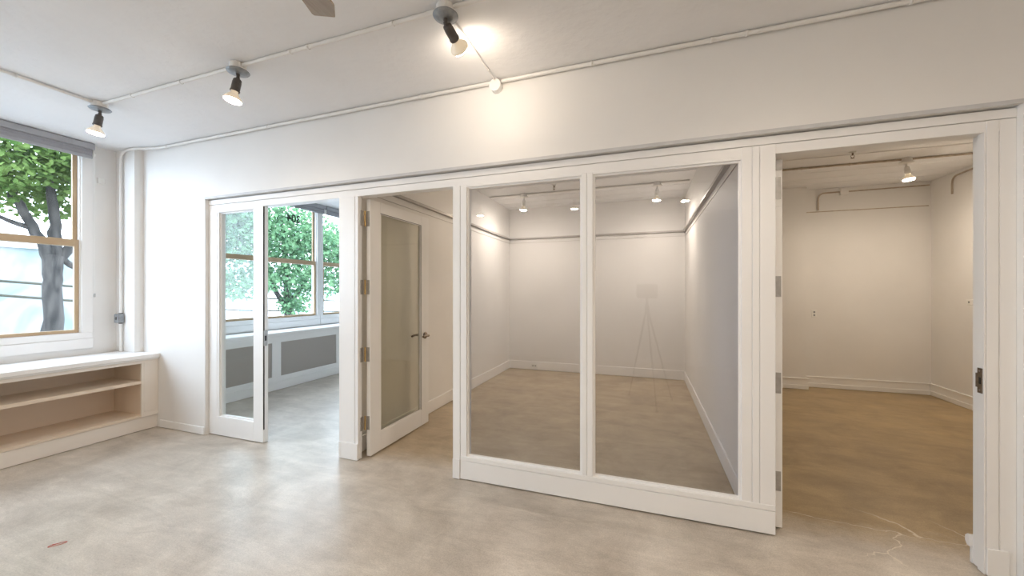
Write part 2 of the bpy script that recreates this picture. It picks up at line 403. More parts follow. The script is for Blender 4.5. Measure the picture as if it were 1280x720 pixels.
# picture rails -------------------------------------------------------
def rail(name, x0, x1, y0, y1, nx, ny, label, z=2.50):
    m = MB()
    def seg(t, z0, z1):
        m.box(min(x0, x0 + nx * t), max(x1, x1 + nx * t), min(y0, y0 + ny * t), max(y1, y1 + ny * t), z0, z1)
    seg(.04, z - .002, z + .026); seg(.006, z - .072, z - .068)
    struct(name, m, RAIL, label, 'picture rail')
rail('trim_1', -2.50, -2.50, PT, 4.276, 1, 0, 'white picture rail on left wall of the middle room')
rail('trim_2', -2.50, .64, 4.276, 4.276, 0, -1, 'white picture rail across far wall of the middle room')
rail('trim_3', .64, .64, PT, 4.276, -1, 0, 'white picture rail on right wall of the middle room')
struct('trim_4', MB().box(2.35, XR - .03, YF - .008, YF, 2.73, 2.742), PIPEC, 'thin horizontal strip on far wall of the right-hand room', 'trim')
# partition head and posts -------------------------------------------
hd = MB().box(SX0, SX1, 0, PT, 2.403, 2.452, .002).box(SX0, SX1, .004, PT, 2.34, 2.400, .002)
struct('trim_5', hd, TRIM, 'long white head board over the partition doors and glass', 'trim')
struct('trim_6', MB().box(SX0 - .004, SX1, WF - .005, WF + .004, 2.458, 2.480), noisy('grey_bead', (0.55, 0.55, 0.56), (0.6, 0.6, 0.61), 8, 0.4), 'narrow bead along the wall edge above the partition', 'trim')
p = MB().box(-2.603, -2.428, 0, PT, .006, 2.34, .002).box(-2.425, -2.392, 0, .05, .006, 2.34, .002)
p.box(-2.604, -2.578, -.006, 0, .004, .15, .002).box(-2.575, -2.394, -.008, 0, .004, .15, .002)
struct('trim_7', p, TRIM, 'white post between the two narrow doorways', 'trim')
p = MB().box(1.693, 1.70, 0, .042, .004, 2.34).box(1.703, 1.752, 0, PT, .004, 2.40, .002).box(1.755, SX1, .002, PT, .004, 2.40, .002)
p.box(1.700, 1.785, -.010, .0, .004, .145, .002)
dj = struct('trim_8', p, TRIM, 'white casing at right side of the wide doorway', 'trim')
pl = MB().box(1.6885, 1.693, .008, .036, .956, 1.089).box(1.6885, 1.693, .036, .048, .985, 1.06)
sp = pl.build('strike_plate', BRONZE, dj)
MB().box(1.6875, 1.6890, .012, .026, 1.005, 1.04).build('latch_hole', BLACK, sp)
for z in (.972, 1.074): MB().lathe([(0, .0012), (.004, .0008), (.005, 0)], (1.6886, .022, z), (-1, 0, 0), 10).build('screw', NICKEL, sp)

# middle glazed screen -----------------------------------------------
g = thing('window_5', (-.35, .045, 0), 'white framed two-pane interior glass screen of the middle room', 'interior window', None, 'structure')
MB().box(-1.453, -1.39, 0, PT, .006, 2.34, .002).box(-1.387, -1.333, .002, PT, .006, 2.34, .002).box(-1.454, -1.39, -.005, .001, .004, .16, .002).build('post', TRIM, g)
m = MB().box(.572, .6293, .002, PT, .16, 2.40, .002).box(.6307, .6693, 0, PT, .16, 2.40, .002).box(.6707, .754, 0, PT, .16, 2.40, .002); m.build('post', TRIM, g)
MB().box(-1.388, .754, 0, PT, .010, .152, .002).box(-1.387, .754, -.002, .06, .155, .19, .002).build('bottom_rail', TRIM, g)
MB().box(-1.333, .572, .004, PT, 2.325, 2.341).build('top_rail', TRIM, g)
MB().box(-.425, -.3882, .0, .075, .19, 2.34, .003).box(-.3868, -.346, .0, .075, .19, 2.34, .003).build('mullion', TRIM, g)
for x0, x1 in ((-1.333, -.425), (-.346, .572)):
    b = MB(); t = .014
    b.box(x0, x0 + t, .016, .034, .19, 2.325); b.box(x1 - t, x1, .016, .034, .19, 2.325); b.box(x0 + t, x1 - t, .016, .034, .19, .19 + t); b.box(x0 + t, x1 - t, .016, .034, 2.325 - t, 2.325)
    bd = b.build('glazing_bead', TRIM, g)
    MB().box(x0 + .002, x1 - .002, .036, .042, .192, 2.324).build('pane', GLASS, g)

# sidelight left of the left doorway ----------------------------------
g = thing('window_6', (-3.93, .045, 0), 'tall narrow white framed sidelight left of the open doorway', 'interior window', None, 'structure')
MB().box(SX0 + .004, -4.205, 0, PT, .008, 2.34, .002).build('stile', TRIM, g)
es = MB().box(-3.678, -3.545, 0, .022, .008, 2.34, .002).box(-3.678, -3.549, .022, .057, .008, 2.34)
st = es.build('stile', TRIM, g)
MB().box(-3.550, -3.5438, .002, .016, .135, 2.335).build('gasket', BLACK, st)
pl = MB().box(-3.549, -3.5415, .006, .046, .960, 1.113, .001).build('strike_plate', NICKEL, g)
MB().box(-3.5417, -3.5405, .016, .034, 1.01, 1.06).build('latch_hole', BLACK, pl)
MB().box(-4.205, -3.678, 0, .057, .008, .20, .002).build('bottom_rail', TRIM, g)
MB().box(-4.205, -3.678, 0, .057, 2.318, 2.34, .002).build('top_rail', TRIM, g)
b = MB(); b.box(-4.205, -4.18, .004, .052, .20, 2.318).box(-4.18, -4.166, .022, .052, .20, 2.318).box(-3.69, -3.678, .022, .052, .20, 2.318).box(-4.166, -3.69, .022, .052, .20, .212).box(-4.166, -3.69, .022, .052, 2.306, 2.318)
b.build('glazing_bead', TRIM, g)
MB().box(-4.178, -3.68, .036, .042, .202, 2.316).build('pane', SGLASS, g)

# ------------------------------------------------------------------ doors
HZ = [(2.085, 2.223), (1.471, 1.601), (.864, .994), (.25, .373)]
def hinge(g, x, y, z0, z1, lx, m):
    h = MB().box(x, x + lx, y - .002, y, z0, z1)
    h = h.build('hinge', m, g)
    return h
d1 = thing('door_1', (-2.372, PT, 0), 'white glazed door swung open against left wall of the middle room', 'door', None, 'structure')
x0, x1, y0, y1 = -2.374, -2.333, PT, 1.065
lf = MB().box(x0, x1, y0, .228, .012, 2.33, .002).box(x0, x1, .918, y1, .012, 2.33, .002).box(x0, x1, .228, .918, .012, .185, .002).box(x0, x1, .228, .918, 2.23, 2.33, .002)
lf = lf.build('leaf', TRIM, d1)
MB().box(-2.3655, -2.3595, .230, .916, .186, 2.229).build('pane', DGLASS, d1)
b = MB()
b.box(x1 - .012, x1 - .002, .228, .240, .185, 2.23).box(x1 - .012, x1 - .002, .906, .918, .185, 2.23).box(x1 - .012, x1 - .002, .24, .906, .185, .197).box(x1 - .012, x1 - .002, .24, .906, 2.218, 2.23)
b.build('glazing_bead', TRIM, d1)
MB().box(x1 - .013, x1 - .0008, .9135, .9195, .19, 2.225).box(x1 - .013, x1 - .0008, .23, .916, 2.2235, 2.2285).build('gasket', BLACK, lf)
for z0, z1 in HZ:
    h = MB().box(-2.3735, -2.342, PT - .0025, PT + .0005, z0, z1).box(-2.3925, -2.3895, .03, .066, z0, z1).build('hinge', NICKEL, d1)
    MB().tube([(-2.3835, PT - .010, z0), (-2.3835, PT - .010, z1)], .0065, 10).build('hinge_pin', BRASS, h)
def lever(door, x, sx, y, z, dy, m):
    """round rose, neck and a lever returning towards the hinge"""
    h = MB().lathe([(0, 0), (.037, 0), (.039, .003), (.036, .010), (.018, .014), (.014, .016)], (x, y, z), (sx, 0, 0), 20)
    h.tube(bend([(x + sx * .008, y, z), (x + sx * .052, y, z), (x + sx * .054, y + dy * .06, z + .003), (x + sx * .05, y + dy * .118, z - .004)], .02), [.0135] * 8 + [.012] * 8, 12)
    return h.build('handle', m, door)
lever(d1, x1, 1, .992, 1.005, -1, BRONZE); lever(d1, x0, -1, .992, 1.005, -1, BRONZE)
MB().box(x0 + .008, x1 - .008, y1 - .001, y1 + .002, .95, 1.07).build('latch_plate', BRONZE, d1)
d2 = thing('door_2', (.79, PT, 0), 'white door swung fully open seen edge-on left of the wide doorway', 'door', None, 'structure')
x0, x1, y0, y1 = .772, .815, PT, 1.01
lf = MB().box(x0, x1, y0, y0 + .138, .014, 2.33, .002).box(x0, x1, y1 - .138, y1, .014, 2.33, .002).box(x0, x1, y0 + .138, y1 - .138, .014, .185, .002).box(x0, x1, y0 + .138, y1 - .138, 2.23, 2.33, .002).build('leaf', TRIM, d2)
MB().box(.790, .796, y0 + .139, y1 - .139, .186, 2.229).build('pane', DGLASS, d2)
for z0, z1 in HZ:
    h = MB().box(x0 + .001, x1 - .008, PT - .0025, PT + .0005, z0 - .006, z1 - .006).build('hinge', NICKEL, d2)
MB().box(x0 + .001, x1 - .006, PT - .003, PT + .0005, 2.012 + .02, 2.075, .001).build('closer_plate', WHITE, d2)
MB().box(x0 + .001, x1 - .001, PT - .003, PT + .0005, 2.26, 2.328).build('top_plate', NICKEL, d2)
lever(d2, x1, 1, .94, 1.0, -1, BRONZE)

# ------------------------------------------------------------------ outer windows
def window(name, y0, y1, label, cas_l=.085, cas_r=.085, number=False):
    w = thing(name, (XL, (y0 + y1) / 2, WZ0), label, 'window', None, 'structure')
    z0, z1 = WZ0, WZ1; mr0, mr1 = 1.972, 2.05
    c = MB()
    c.box(XL - .001, XL + .016, y1, y1 + cas_r, z0 + .0125, z1, .002); c.box(XL - .001, XL + .016, y0 - cas_l, y0, z0 + .0125, z1, .002)
    c.build('casing', TRIM, w)
    MB().box(XL - .001, XL + .022, y0 - cas_l, y1 + cas_r, .885, .99, .003).box(XL + .0005, XL + .016, y0 - cas_l, y1 + cas_r, .992, z0 + .012, .002).build('sill', TRIM, w)
    f = MB()
    f.box(XL - .11, XL - .005, y0, y0 + .012, z0, z1).box(XL - .11, XL - .005, y1 - .012, y1, z0, z1).box(XL - .11, XL - .005, y0 + .012, y1 - .012, z1 - .012, z1)
    f.box(XL - .14, XL - .001, y0 + .012, y1 - .012, z0 + .0005, z0 + .016)
    f.build('frame', TRIM, w)
    def sash(xa, xb, za, zb, st, br, tr):
        m = MB()
        m.box(xa, xb, y0 + .012, y0 + .012 + st, za, zb, .002).box(xa, xb, y1 - .012 - st, y1 - .012, za, zb, .002)
        m.box(xa, xb, y0 + .012 + st, y1 - .012 - st, za, za + br, .002).box(xa, xb, y0 + .012 + st, y1 - .012 - st, zb - tr, zb, .002)
        s_ = m.build('sash', SASH, w)
        xm = (xa + xb) / 2
        MB().box(xm - .003, xm + .003, y0 + .012 + st - .004, y1 - .012 - st + .004, za + br - .004, zb - tr + .004).build('pane', WGLASS, s_)
        return s_, xm
    sash(XL - .045, XL - .012, z0 + .018, mr1, .034, .034, .072)
    su, xm = sash(XL - .076, XL - .048, mr0 + .004, z1 - .012, .034, .06, .04)
    if number:
        cu = bpy.data.curves.new('numerals', 'FONT'); cu.body = '304'; cu.size = .185; cu.extrude = .0006; cu.offset = .0035
        t = bpy.data.objects.new('numerals_tmp', cu); COL.objects.link(t)
        bpy.context.view_layer.update()
        me = bpy.data.meshes.new_from_object(t.evaluated_get(bpy.context.evaluated_depsgraph_get()))
        COL.objects.unlink(t); bpy.data.objects.remove(t)
        me.materials.clear(); me.materials.append(BLACK)
        o = bpy.data.objects.new('numerals', me); COL.objects.link(o); o.parent = su
        # reads correctly from the street, so it is reversed from indoors
        off = su.parent.location
        o.matrix_local = Matrix.Translation(Vector((xm + .0045, 2.40, 2.70)) - off) @ Matrix(((0, 0, 1, 0), (-1, 0, 0, 0), (0, 1, 0, 0), (0, 0, 0, 1)))
        o['label'] = 'black suite number reversed on the glass'
    return w
window('window_1', *WINS[1], 'tan double-hung window above the built-in shelf with tree outside')
window('window_2', *WINS[2], 'tan double-hung window with black reversed number above the radiator cover', .085, .06, True)
window('window_3', *WINS[3], 'second tan window beyond the numbered window above radiator cover', .065, .08)
window('window_4', *WINS[0], 'tan double-hung window further along the outer wall behind the shelf unit')

def blind(y0, y1, label, cord=True, side=1):
    b = thing('roller_blind', (XL + .055, (y0 + y1) / 2, 2.93), label, 'window blind', 'grey roller blinds')
    xa, xb = XL + .018, XL + .105
    MB().prism([(xa, 3.022), (xb - .004, 3.022), (xb, 3.03), (xb, 3.078), (xb - .01, 3.086), (xa, 3.086)], 'y', y0, y1).build('cassette', BLINDC, b)
    m = MB(); m.lathe([(.034, 0), (.034, y1 - y0 - .03)], (XL + .058, y0 + .015, 2.985), (0, 1, 0), 24)
    m.box(XL + .084, XL + .0875, y0 + .015, y1 - .015, 2.945, 3.02); m.build('rolled_fabric', BLINDF, b)
    MB().box(XL + .078, XL + .094, y0 + .012, y1 - .012, 2.922, 2.952, .004).build('bottom_bar', BLINDC, b)
    for y in (y0 + .004, y1 - .004): MB().box(xa, XL + .09, y - .004, y + .004, 2.95, 3.03, .002).build('bracket', WHITE, b)
    if cord:
        ye = y1 + .018; xc = XL + .05
        c = MB(); c.tube([(xc - .012, ye, 2.985), (xc - .012, ye, 1.47)], .0016, 6); c.tube([(xc + .012, ye, 2.985), (xc + .012, ye, 1.47)], .0016, 6)
        c.tube([(xc, y1 - .002, 2.985), (xc, ye + .006, 2.985)], .02, 14)
        c = c.build('pull_chain', WHITE, b)
        MB().box(xc - .016, xc + .016, ye - .004, ye + .004, 1.435, 1.475, .003).build('chain_weight', NICKEL, c)
    return b
blind(-2.33, -.335, 'grey rolled-up blind over the large window above the shelf unit')
blind(.76, 2.80, 'grey rolled-up blind over the numbered window above radiator cover', False)
blind(2.835, 4.40, 'grey rolled-up blind beyond the numbered window', False)
blind(-4.35, -2.38, 'grey rolled-up blind furthest from the partition')
s = thing('wall_sensor', (XL, -.245, 2.69), 'small square white box on wall right of the blind chain', 'sensor')
MB().box(XL, XL + .022, -.275, -.215, 2.69, 2.755, .004).build('housing', WHITE, s)
MB().box(XL + .022, XL + .024, -.255, -.235, 2.715, 2.73).build('button', PIPE, s)

# ------------------------------------------------------------------ built-in shelf unit
XF = -5.092
sh = thing('bookcase', (-5.39, -1.8, 0), 'long low white built-in shelf unit under the left window', 'bookcase')
YA, YE = -4.3, WF - .001
MB().box(XL + .024, XF + .035, YA, YE, .775, .818, .004).box(XL + .024, XF + .018, YA, YE, .758, .775, .003).build('top', TRIM, sh)
fr = MB(); fr.box(XF - .02, XF, -.185, YE, .145, .758, .001).box(XF - .02, XF, YA, -.185, .724, .758, .001)
bays = [(-2.10, -.185), (-4.2, -2.19)]
fr.box(XF - .02, XF, -2.19, -2.10, .172, .724, .001).box(XF - .02, XF, YA, -4.2, .172, .724, .001)
fr.box(XF - .001, XF + .004, -.165, -.055, .20, .735, .002)
fr.build('face_frame', SHELF, sh)
MB().box(-5.6, XF - .004, YA, YE - .001, .145, .171, .001).build('bottom_board', SHELFI, sh)
MB().box(-5.6, XF - .012, YA, YE, .004, .142, .002).build('plinth', SHELF, sh)
MB().box(-5.60, -5.58, YA, YE, .171, .758).build('back_panel', SHELFI, sh)
for y0, y1 in bays:
    MB().box(-5.58, XF - .02, y1, y1 + .02, .171, .758).build('side_panel', SHELFI, sh)
    MB().box(-5.58, XF - .02, y0 - .02, y0, .171, .758).build('side_panel', SHELFI, sh)
    MB().box(-5.579, XF - .002, y0 + .001, y1 - .001, .506, .538, .002).build('shelf', SHELFI, sh)

# ------------------------------------------------------------------ radiator cover in the left room
rc = thing('radiator_cover', (-5.48, 2.3, 0), 'long white radiator cover with dark perforated panels below the numbered window', 'radiator cover')
XG = -5.262
MB().box(XL + .024, XG + .03, .095, 4.44, .832, .872, .006).box(XL + .024, XG + .014, .095, 4.44, .812, .832, .003).build('top', TRIM, rc)
gr = [(.35, 1.465), (1.61, 2.715), (2.86, 3.97)]
f = MB(); f.box(XG - .02, XG, .095, 4.44, .72, .812, .001).box(XG - .02, XG, .095, 4.44, .14, .205, .001)
e = [.095] + [v for q in gr for v in q] + [4.44]
for i in range(0, len(e), 2): f.box(XG - .02, XG, e[i], e[i + 1], .205, .72)
f.build('front_frame', TRIM, rc)
MB().box(XG - .03, XG + .008, .095, 4.44, .122, .14, .003).box(XG - .03, XG - .012 + .02, .095, 4.44, .004, .12, .002).build('plinth', TRIM, rc)
for y0, y1 in gr: MB().box(XG - .018, XG - .012, y0 - .004, y1 + .004, .20, .725).build('grille', GRILLE, rc)

# ------------------------------------------------------------------ lamps
def lamp_template(name, socket_mat, canopy_mat, lens_mat):
    r = bpy.data.objects.new(name, None); COL.objects.link(r); r.empty_display_size = .1
    n = 8
    MB().lathe([(0, -.001), (.052, -.001), (.052, -.048), (0, -.048)], (0, 0, 0), (0, 0, 1), 16, False).build('mounting_box', PIPE, r)
    MB().lathe([(0, -.048), (.066, -.048), (.071, -.053), (.066, -.060), (.03, -.070), (0, -.071)], (0, 0, 0), (0, 0, 1), 28).build('canopy', canopy_mat, r)
    MB().lathe([(0, -.070), (.012, -.070), (.012, -.082), (.008, -.086), (.013, -.094), (.008, -.104), (0, -.106)], (0, 0, 0), (0, 0, 1), 14).build('swivel', DARK if socket_mat is DARK else socket_mat, r)
    P = Vector((0, 0, -.094))
    def head(nm, mb, mat, parent):
        o = mb.build(nm, mat, None, (0, 0, 0)); o.parent = parent; return o
    so = head('socket', MB().lathe([(0, -.008), (.017, -.010), (.024, -.016), (.026, -.024), (.026, -.034), (.0275, -.036), (.0275, -.092), (.030, -.096), (.030, -.104), (.022, -.104)], n=22), socket_mat, r); so.location = P
    bu = head('bulb', MB().lathe([(.020, -.098), (.021, -.108), (.024, -.118), (.034, -.132), (.048, -.148), (.055, -.158), (.0555, -.166), (.053, -.170)], n=28), BULB, r); bu.location = P
    le = head('lens', MB().lathe([(.0535, -.1685), (.050, -.174), (.036, -.179), (.018, -.1815), (0, -.182)], n=28), lens_mat, bu)
    return r
GLOW = {}
bb = BULB.node_tree.nodes['Principled BSDF']; bb.inputs['Emission Color'].default_value = (1.0, .72, .38, 1); bb.inputs['Emission Strength'].default_value = .12
def lens_glow(power, color):
    if (power, color) not in GLOW: GLOW[(power, color)] = emit('lens_glow', color, power * 6.0)
    return GLOW[(power, color)]
def aim(root, loc, d, power, label, group, color=WARM):
    root.location = loc; root['label'] = label; root['category'] = 'ceiling lamp'; root['group'] = group
    q = Vector((0, 0, -1)).rotation_difference(Vector(d).normalized())
    for ch in root.children:
        if ch.name.split('.')[0] in ('socket', 'bulb'): ch.rotation_euler = q.to_euler()
    for bu in root.children:
        if bu.name.split('.')[0] == 'bulb':
            le = bu.children[0]; le.material_slots[0].link = 'OBJECT'; le.material_slots[0].material = lens_glow(power, color)
T1 = lamp_template('ceiling_spotlight', DARK, GALV, LENS)
T2 = lamp_template('ceiling_spotlight', WHITE, PIPE, LENSW)
G1, G2, G3 = 'front room ceiling lamps', 'middle room ceiling lamps', 'right room ceiling lamp'
P1 = 1.0
M1 = [((-4.34, -.84), (-.10, -.12, -1), 12, 'lit reflector bulb in dark socket on the ceiling above the shelf unit and blind'),
      ((-2.69, -.84), (-.12, -.14, -1), 18, 'lit downward reflector bulb in dark socket, second along the ceiling pipe from the window'),
      ((-1.05, -.84), (.04, 1, -.28), 8, 'dark socket lamp tilted to shine at the wall over the partition'),
      ((.62, -.84), (.1, -.5, -1), 45, 'unseen front-row ceiling lamp added for fill past the tilted one'),  # out of view, continues the row to brighten the room
      ((-2.73, -3.316), (0, 0, -1), 24, 'ceiling lamp behind the viewpoint, mirrored at the outer edge of the left pane'),
      ((-1.07, -3.316), (0, 0, -1), 40, 'ceiling lamp behind the viewpoint, mirrored in the left pane beside the mullion'),
      ((.56, -3.316), (0, 0, -1), 40, 'ceiling lamp behind the viewpoint, mirrored in the right pane near the room corner'),
      ((-4.34, -3.316), (0, 0, -1), 14, 'unseen ceiling lamp added for fill behind the viewpoint nearest the outer windows'),  # unseen end of the rear row, added as fill light
      ((2.2, -3.316), (0, 0, -1), 40, 'unseen ceiling lamp added for fill behind the viewpoint furthest from the windows')]  # other unseen rear-row end, likewise added to lift the light
M2 = [((-1.86, 3.20), (-.1, .1, -1), 49, 'white ceiling lamp on the pipe seen through the left pane'),
      ((.17, 3.20), (-.05, .1, -1), 49, 'white ceiling lamp on the pipe seen through the right pane')]
M3 = [((2.95, 3.12), (.08, -.12, -1), 66, 'white lamp on the ceiling pipe of the right-hand room')]
roots = {}
tmpl = [(T1, M1, G1), (T2, M2, G2), (T2, M3, G3)]
used = set(); jobs = []
for t, ms, gname in tmpl:
    for (x, y), d, pw, lab in ms:
        if id(t) in used: o = copy_tree(t)
        else: o = t; used.add(id(t))
        jobs.append((o, (x, y, H), d, pw, lab, gname))
for o, loc, d, pw, lab, gname in jobs: aim(o, loc, d, pw * P1, lab, gname)

# ------------------------------------------------------------------ conduits and boxes
def conduit(pts, r, label, straps=(), group=None, mat=PIPE, bendr=.09):
    z = [p[2] for p in pts]
    c = thing('conduit', pts[0], label, 'conduit pipe', group)
    MB().tube(bend(pts, bendr), r, 10).build('pipe', mat, c)
    for (x, y, zz, ax) in straps:
        m = MB()
        a = {'x': (1, 0, 0), 'y': (0, 1, 0), 'z': (0, 0, 1)}[ax]
        m.lathe([(r + .0005, -.008), (r + .0035, -.008), (r + .0035, .008), (r + .0005, .008)], (x, y, zz), a, 14)
        m.build('strap', mat, c)
    return c
R = .0125; ZC = H - R - .002
conduit([(-4.288, -.84, ZC), (2.6, -.84, ZC)], R, 'white ceiling pipe linking the dark-socket lamps, parallel to the partition',
        [(-3.9, -.84, ZC, 'x'), (-3.3, -.84, ZC, 'x'), (-2.2, -.84, ZC, 'x'), (-2.05, -.84, ZC, 'x'), (-1.4, -.84, ZC, 'x')])
conduit([(-4.34, -.893, ZC), (-4.34, -3.26, ZC)], R, 'white ceiling pipe running from the first lamp away from the partition', [(-4.34, -1.3, ZC, 'y'), (-4.34, -2.4, ZC, 'y')])
conduit([(-1.05, -.787, H - .012), (-1.057, -.095, H - .012)], .007, 'thin white ceiling pipe from the tilted lamp to the round box', [(-1.055, -.22, H - .012, 'y')])
conduit([(-1.10, -.062, ZC - .004), (-5.06, -.062, ZC - .004), (-5.30, -.142, ZC - .004), (-5.565, -.137, ZC - .004), (-5.565, -.137, 1.256)], .0135,
        'white pipe along the wall top bending down the corner pillar', [(-1.70, -.062, ZC - .004, 'x'), (-3.4, -.062, ZC - .004, 'x'), (-4.9, -.062, ZC - .004, 'x'), (-5.565, -.137, 2.28, 'z'), (-5.565, -.137, 1.62, 'z')], bendr=.12)
conduit([(-5.565, -.137, 1.134), (-5.565, -.137, .82)], .0135, 'short white pipe below the grey steel switch box')
conduit([(-1.01, -.062, ZC - .004), (3.7, -.062, ZC - .004)], .0135, 'white pipe along the wall top right of the round box',
        [(-.346, -.062, ZC - .004, 'x'), (.39, -.062, ZC - .004, 'x'), (.585, -.062, ZC - .004, 'x'), (1.36, -.062, ZC - .004, 'x')])
conduit([(-4.3, -3.316, ZC), (2.9, -3.316, ZC)], R, 'white ceiling pipe behind the viewpoint')
conduit([(-2.46, 3.20, ZC), (.60, 3.20, ZC)], R, 'ceiling pipe carrying the middle room lamps', [(-2.1, 3.2, ZC, 'x'), (-.6, 3.2, ZC, 'x')])
conduit([(-2.3, 2.60, ZC), (.62, 2.60, ZC)], .009, 'thin ceiling pipe nearer the glass in the middle room')
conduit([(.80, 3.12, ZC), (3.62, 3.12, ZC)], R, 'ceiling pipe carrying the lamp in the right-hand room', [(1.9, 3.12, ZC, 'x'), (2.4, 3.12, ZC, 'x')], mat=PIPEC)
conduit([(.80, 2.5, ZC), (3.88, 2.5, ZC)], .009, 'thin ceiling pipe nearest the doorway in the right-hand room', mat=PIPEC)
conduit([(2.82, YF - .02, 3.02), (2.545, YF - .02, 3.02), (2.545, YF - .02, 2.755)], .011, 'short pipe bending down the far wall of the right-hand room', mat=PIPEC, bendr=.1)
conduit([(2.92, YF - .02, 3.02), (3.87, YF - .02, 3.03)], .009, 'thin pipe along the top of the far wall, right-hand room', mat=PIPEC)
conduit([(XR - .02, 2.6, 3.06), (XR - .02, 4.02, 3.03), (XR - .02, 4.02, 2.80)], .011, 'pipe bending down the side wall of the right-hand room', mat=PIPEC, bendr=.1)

def junction(x, y, z, ax, r, d, label, mat=PIPE):
    j = thing('junction_box', (x, y, z), label, 'junction box')
    MB().lathe([(0, 0), (r, 0), (r, d - .006), (0, d - .006)], (x, y, z), ax, 20, False).build('body', mat, j)
    MB().lathe([(0, d - .006), (r * 1.04, d - .006), (r * 1.04, d - .002), (r * .9, d), (0, d)], (x, y, z), ax, 20, False).build('cover', mat, j)
    return j
junction(-1.057, -.035, 3.042, (0, -1, 0), .045, .055, 'round white box where pipes meet over the partition')
junction(3.62, 3.05, H - .001, (0, 0, -1), .05, .05, 'round box at the end of the pipe in the right-hand room')
junction(-4.86, -1.62, H - .001, (0, 0, -1), .06, .014, 'round white cover plate on the ceiling at top left')
j = thing('junction_box', (2.87, YF, 2.97), 'square box on top of the far wall, right-hand room', 'junction box')
MB().box(2.82, 2.92, YF - .045, YF, 2.97, 3.07, .004).build('body', PIPE, j)
MB().box(2.822, 2.918, YF - .05, YF - .045, 2.972, 3.068, .002).build('cover', PIPE, j)
j = thing('junction_box', (-5.575, -.14, 1.15), 'grey steel switch box on the corner pipe above the shelf unit', 'junction box')
MB().box(-5.625, -5.535, -.165, -.1155, 1.145, 1.245, .004).build('body', GALV, j)
MB().box(-5.622, -5.538, -.169, -.165, 1.148, 1.242, .002).build('cover', GALV, j)
MB().box(-5.592, -5.568, -.172, -.169, 1.18, 1.21, .001).build('switch', DARK, j)
for z in (1.1345, 1.2445): MB().tube([(-5.565, -.137, z), (-5.565, -.137, z + .011)], .018, 12).build('connector', DARK, j)

def sprinkler(x, y, label):
    s = thing('fire_sprinkler', (x, y, H), label, 'sprinkler')
    MB().lathe([(0, -.001), (.032, -.001), (.028, -.012), (.012, -.014)], (x, y, H), (0, 0, 1), 18).build('escutcheon', WHITE, s)
    MB().tube([(x, y, H - .01), (x, y, H - .04)], .009, 10).tube([(x - .014, y, H - .038), (x - .016, y, H - .055), (x, y, H - .07)], .003, 6).tube([(x + .014, y, H - .038), (x + .016, y, H - .055), (x, y, H - .07)], .003, 6).build('body', BRONZE, s)
    MB().lathe([(0, 0), (.018, 0), (.018, -.003), (0, -.003)], (x, y, H - .07), (0, 0, 1), 14, False).build('deflector', BRONZE, s)
sprinkler(2.24, 2.66, 'small fire sprinkler on ceiling of the right-hand room')
sprinkler(-1.28, 2.85, 'small fire sprinkler on ceiling of the middle room')

def outlet(x, y, z, ax, label, horizontal=False, kind='outlet'):
    o = thing('wall_outlet' if kind == 'outlet' else 'light_switch', (x, y, z), label, kind)
    w, h = (.115, .072) if horizontal else (.072, .115)
    def bx(u0, u1, d0, d1, z0, z1, c=0):
        m = MB()
        if ax == 'y': m.box(x + u0, x + u1, y - d1, y - d0, z + z0, z + z1, c)
        else: m.box(x - d1, x - d0, y + u0, y + u1, z + z0, z + z1, c)
        return m
    bx(-w / 2, w / 2, 0, .006, -h / 2, h / 2, .003).build('cover_plate', WHITE, o)
    if kind == 'outlet':
        for s_ in (-1, 1):
            if horizontal: bx(s_ * .024 - .014, s_ * .024 + .014, .006, .008, -.012, .012, .001).build('socket', GALV, o)
            else: bx(-.012, .012, .006, .008, s_ * .024 - .014, s_ * .024 + .014, .001).build('socket', GALV, o)
    else:
        bx(-.006, .006, .006, .014, -.012, .012, .002).build('toggle', GALV, o)
outlet(2.50, YF, 1.15, 'y', 'white wall outlet on far wall of the right-hand room beside its projection')
outlet(XR, 3.76, 1.36, 'x', 'white switch plate on side wall of the right-hand room', True, 'light switch')
outlet(-1.99, 4.26, .08, 'y', 'small outlet set in the baseboard of the middle room', True)

# ------------------------------------------------------------------ ceiling fan (one blade tip in the picture)
fx, fy, fz = -1.13, -2.0, 2.75
fan = thing('ceiling_fan', (fx, fy, H), 'brown ceiling fan with one blade tip at the top edge', 'ceiling fan')
MB().lathe([(0, -.001), (.07, -.001), (.06, -.05), (.02, -.07), (.013, -.07), (.013, -.24), (0, -.24)], (fx, fy, H), (0, 0, 1), 24).build('downrod', BRONZE, fan)
MB().lathe([(0, .10), (.05, .10), (.11, .07), (.125, .03), (.12, -.02), (.07, -.05), (0, -.055)], (fx, fy, fz), (0, 0, 1), 28).build('motor', BRONZE, fan)
for k in range(5):
    a = PI / 2 + .35 + k * 2 * PI / 5
    q = Matrix.Translation((fx, fy, fz - .01)) @ Matrix.Rotation(a, 4, 'Z') @ Matrix.Rotation(.16, 4, 'X')
    out = [(.17, -.05), (.58, -.074), (.652, -.045), (.664, .054), (.655, .060), (.58, .062), (.17, .05)]
    m = MB(); n = len(out)
    V = [q @ Vector((u, v, -.004)) for u, v in out] + [q @ Vector((u, v, .004)) for u, v in out]
    m.add(V, [tuple(range(n))[::-1], tuple(range(n, 2 * n))] + [(i, (i + 1) % n, n + (i + 1) % n, n + i) for i in range(n)])
    bl = m.build('blade', FANM, fan)
    q2 = Matrix.Translation((fx, fy, fz - .01)) @ Matrix.Rotation(a, 4, 'Z')
    MB().add([q2 @ Vector(p) for p in [(.09, -.02, .004), (.24, -.03, .006), (.24, .03, .006), (.09, .02, .004), (.09, -.02, .014), (.24, -.03, .014), (.24, .03, .014), (.09, .02, .014)]],
             [(3, 2, 1, 0), (4, 5, 6, 7), (0, 1, 5, 4), (1, 2, 6, 5), (2, 3, 7, 6), (3, 0, 4, 7)]).build('blade_iron', BRONZE, bl)

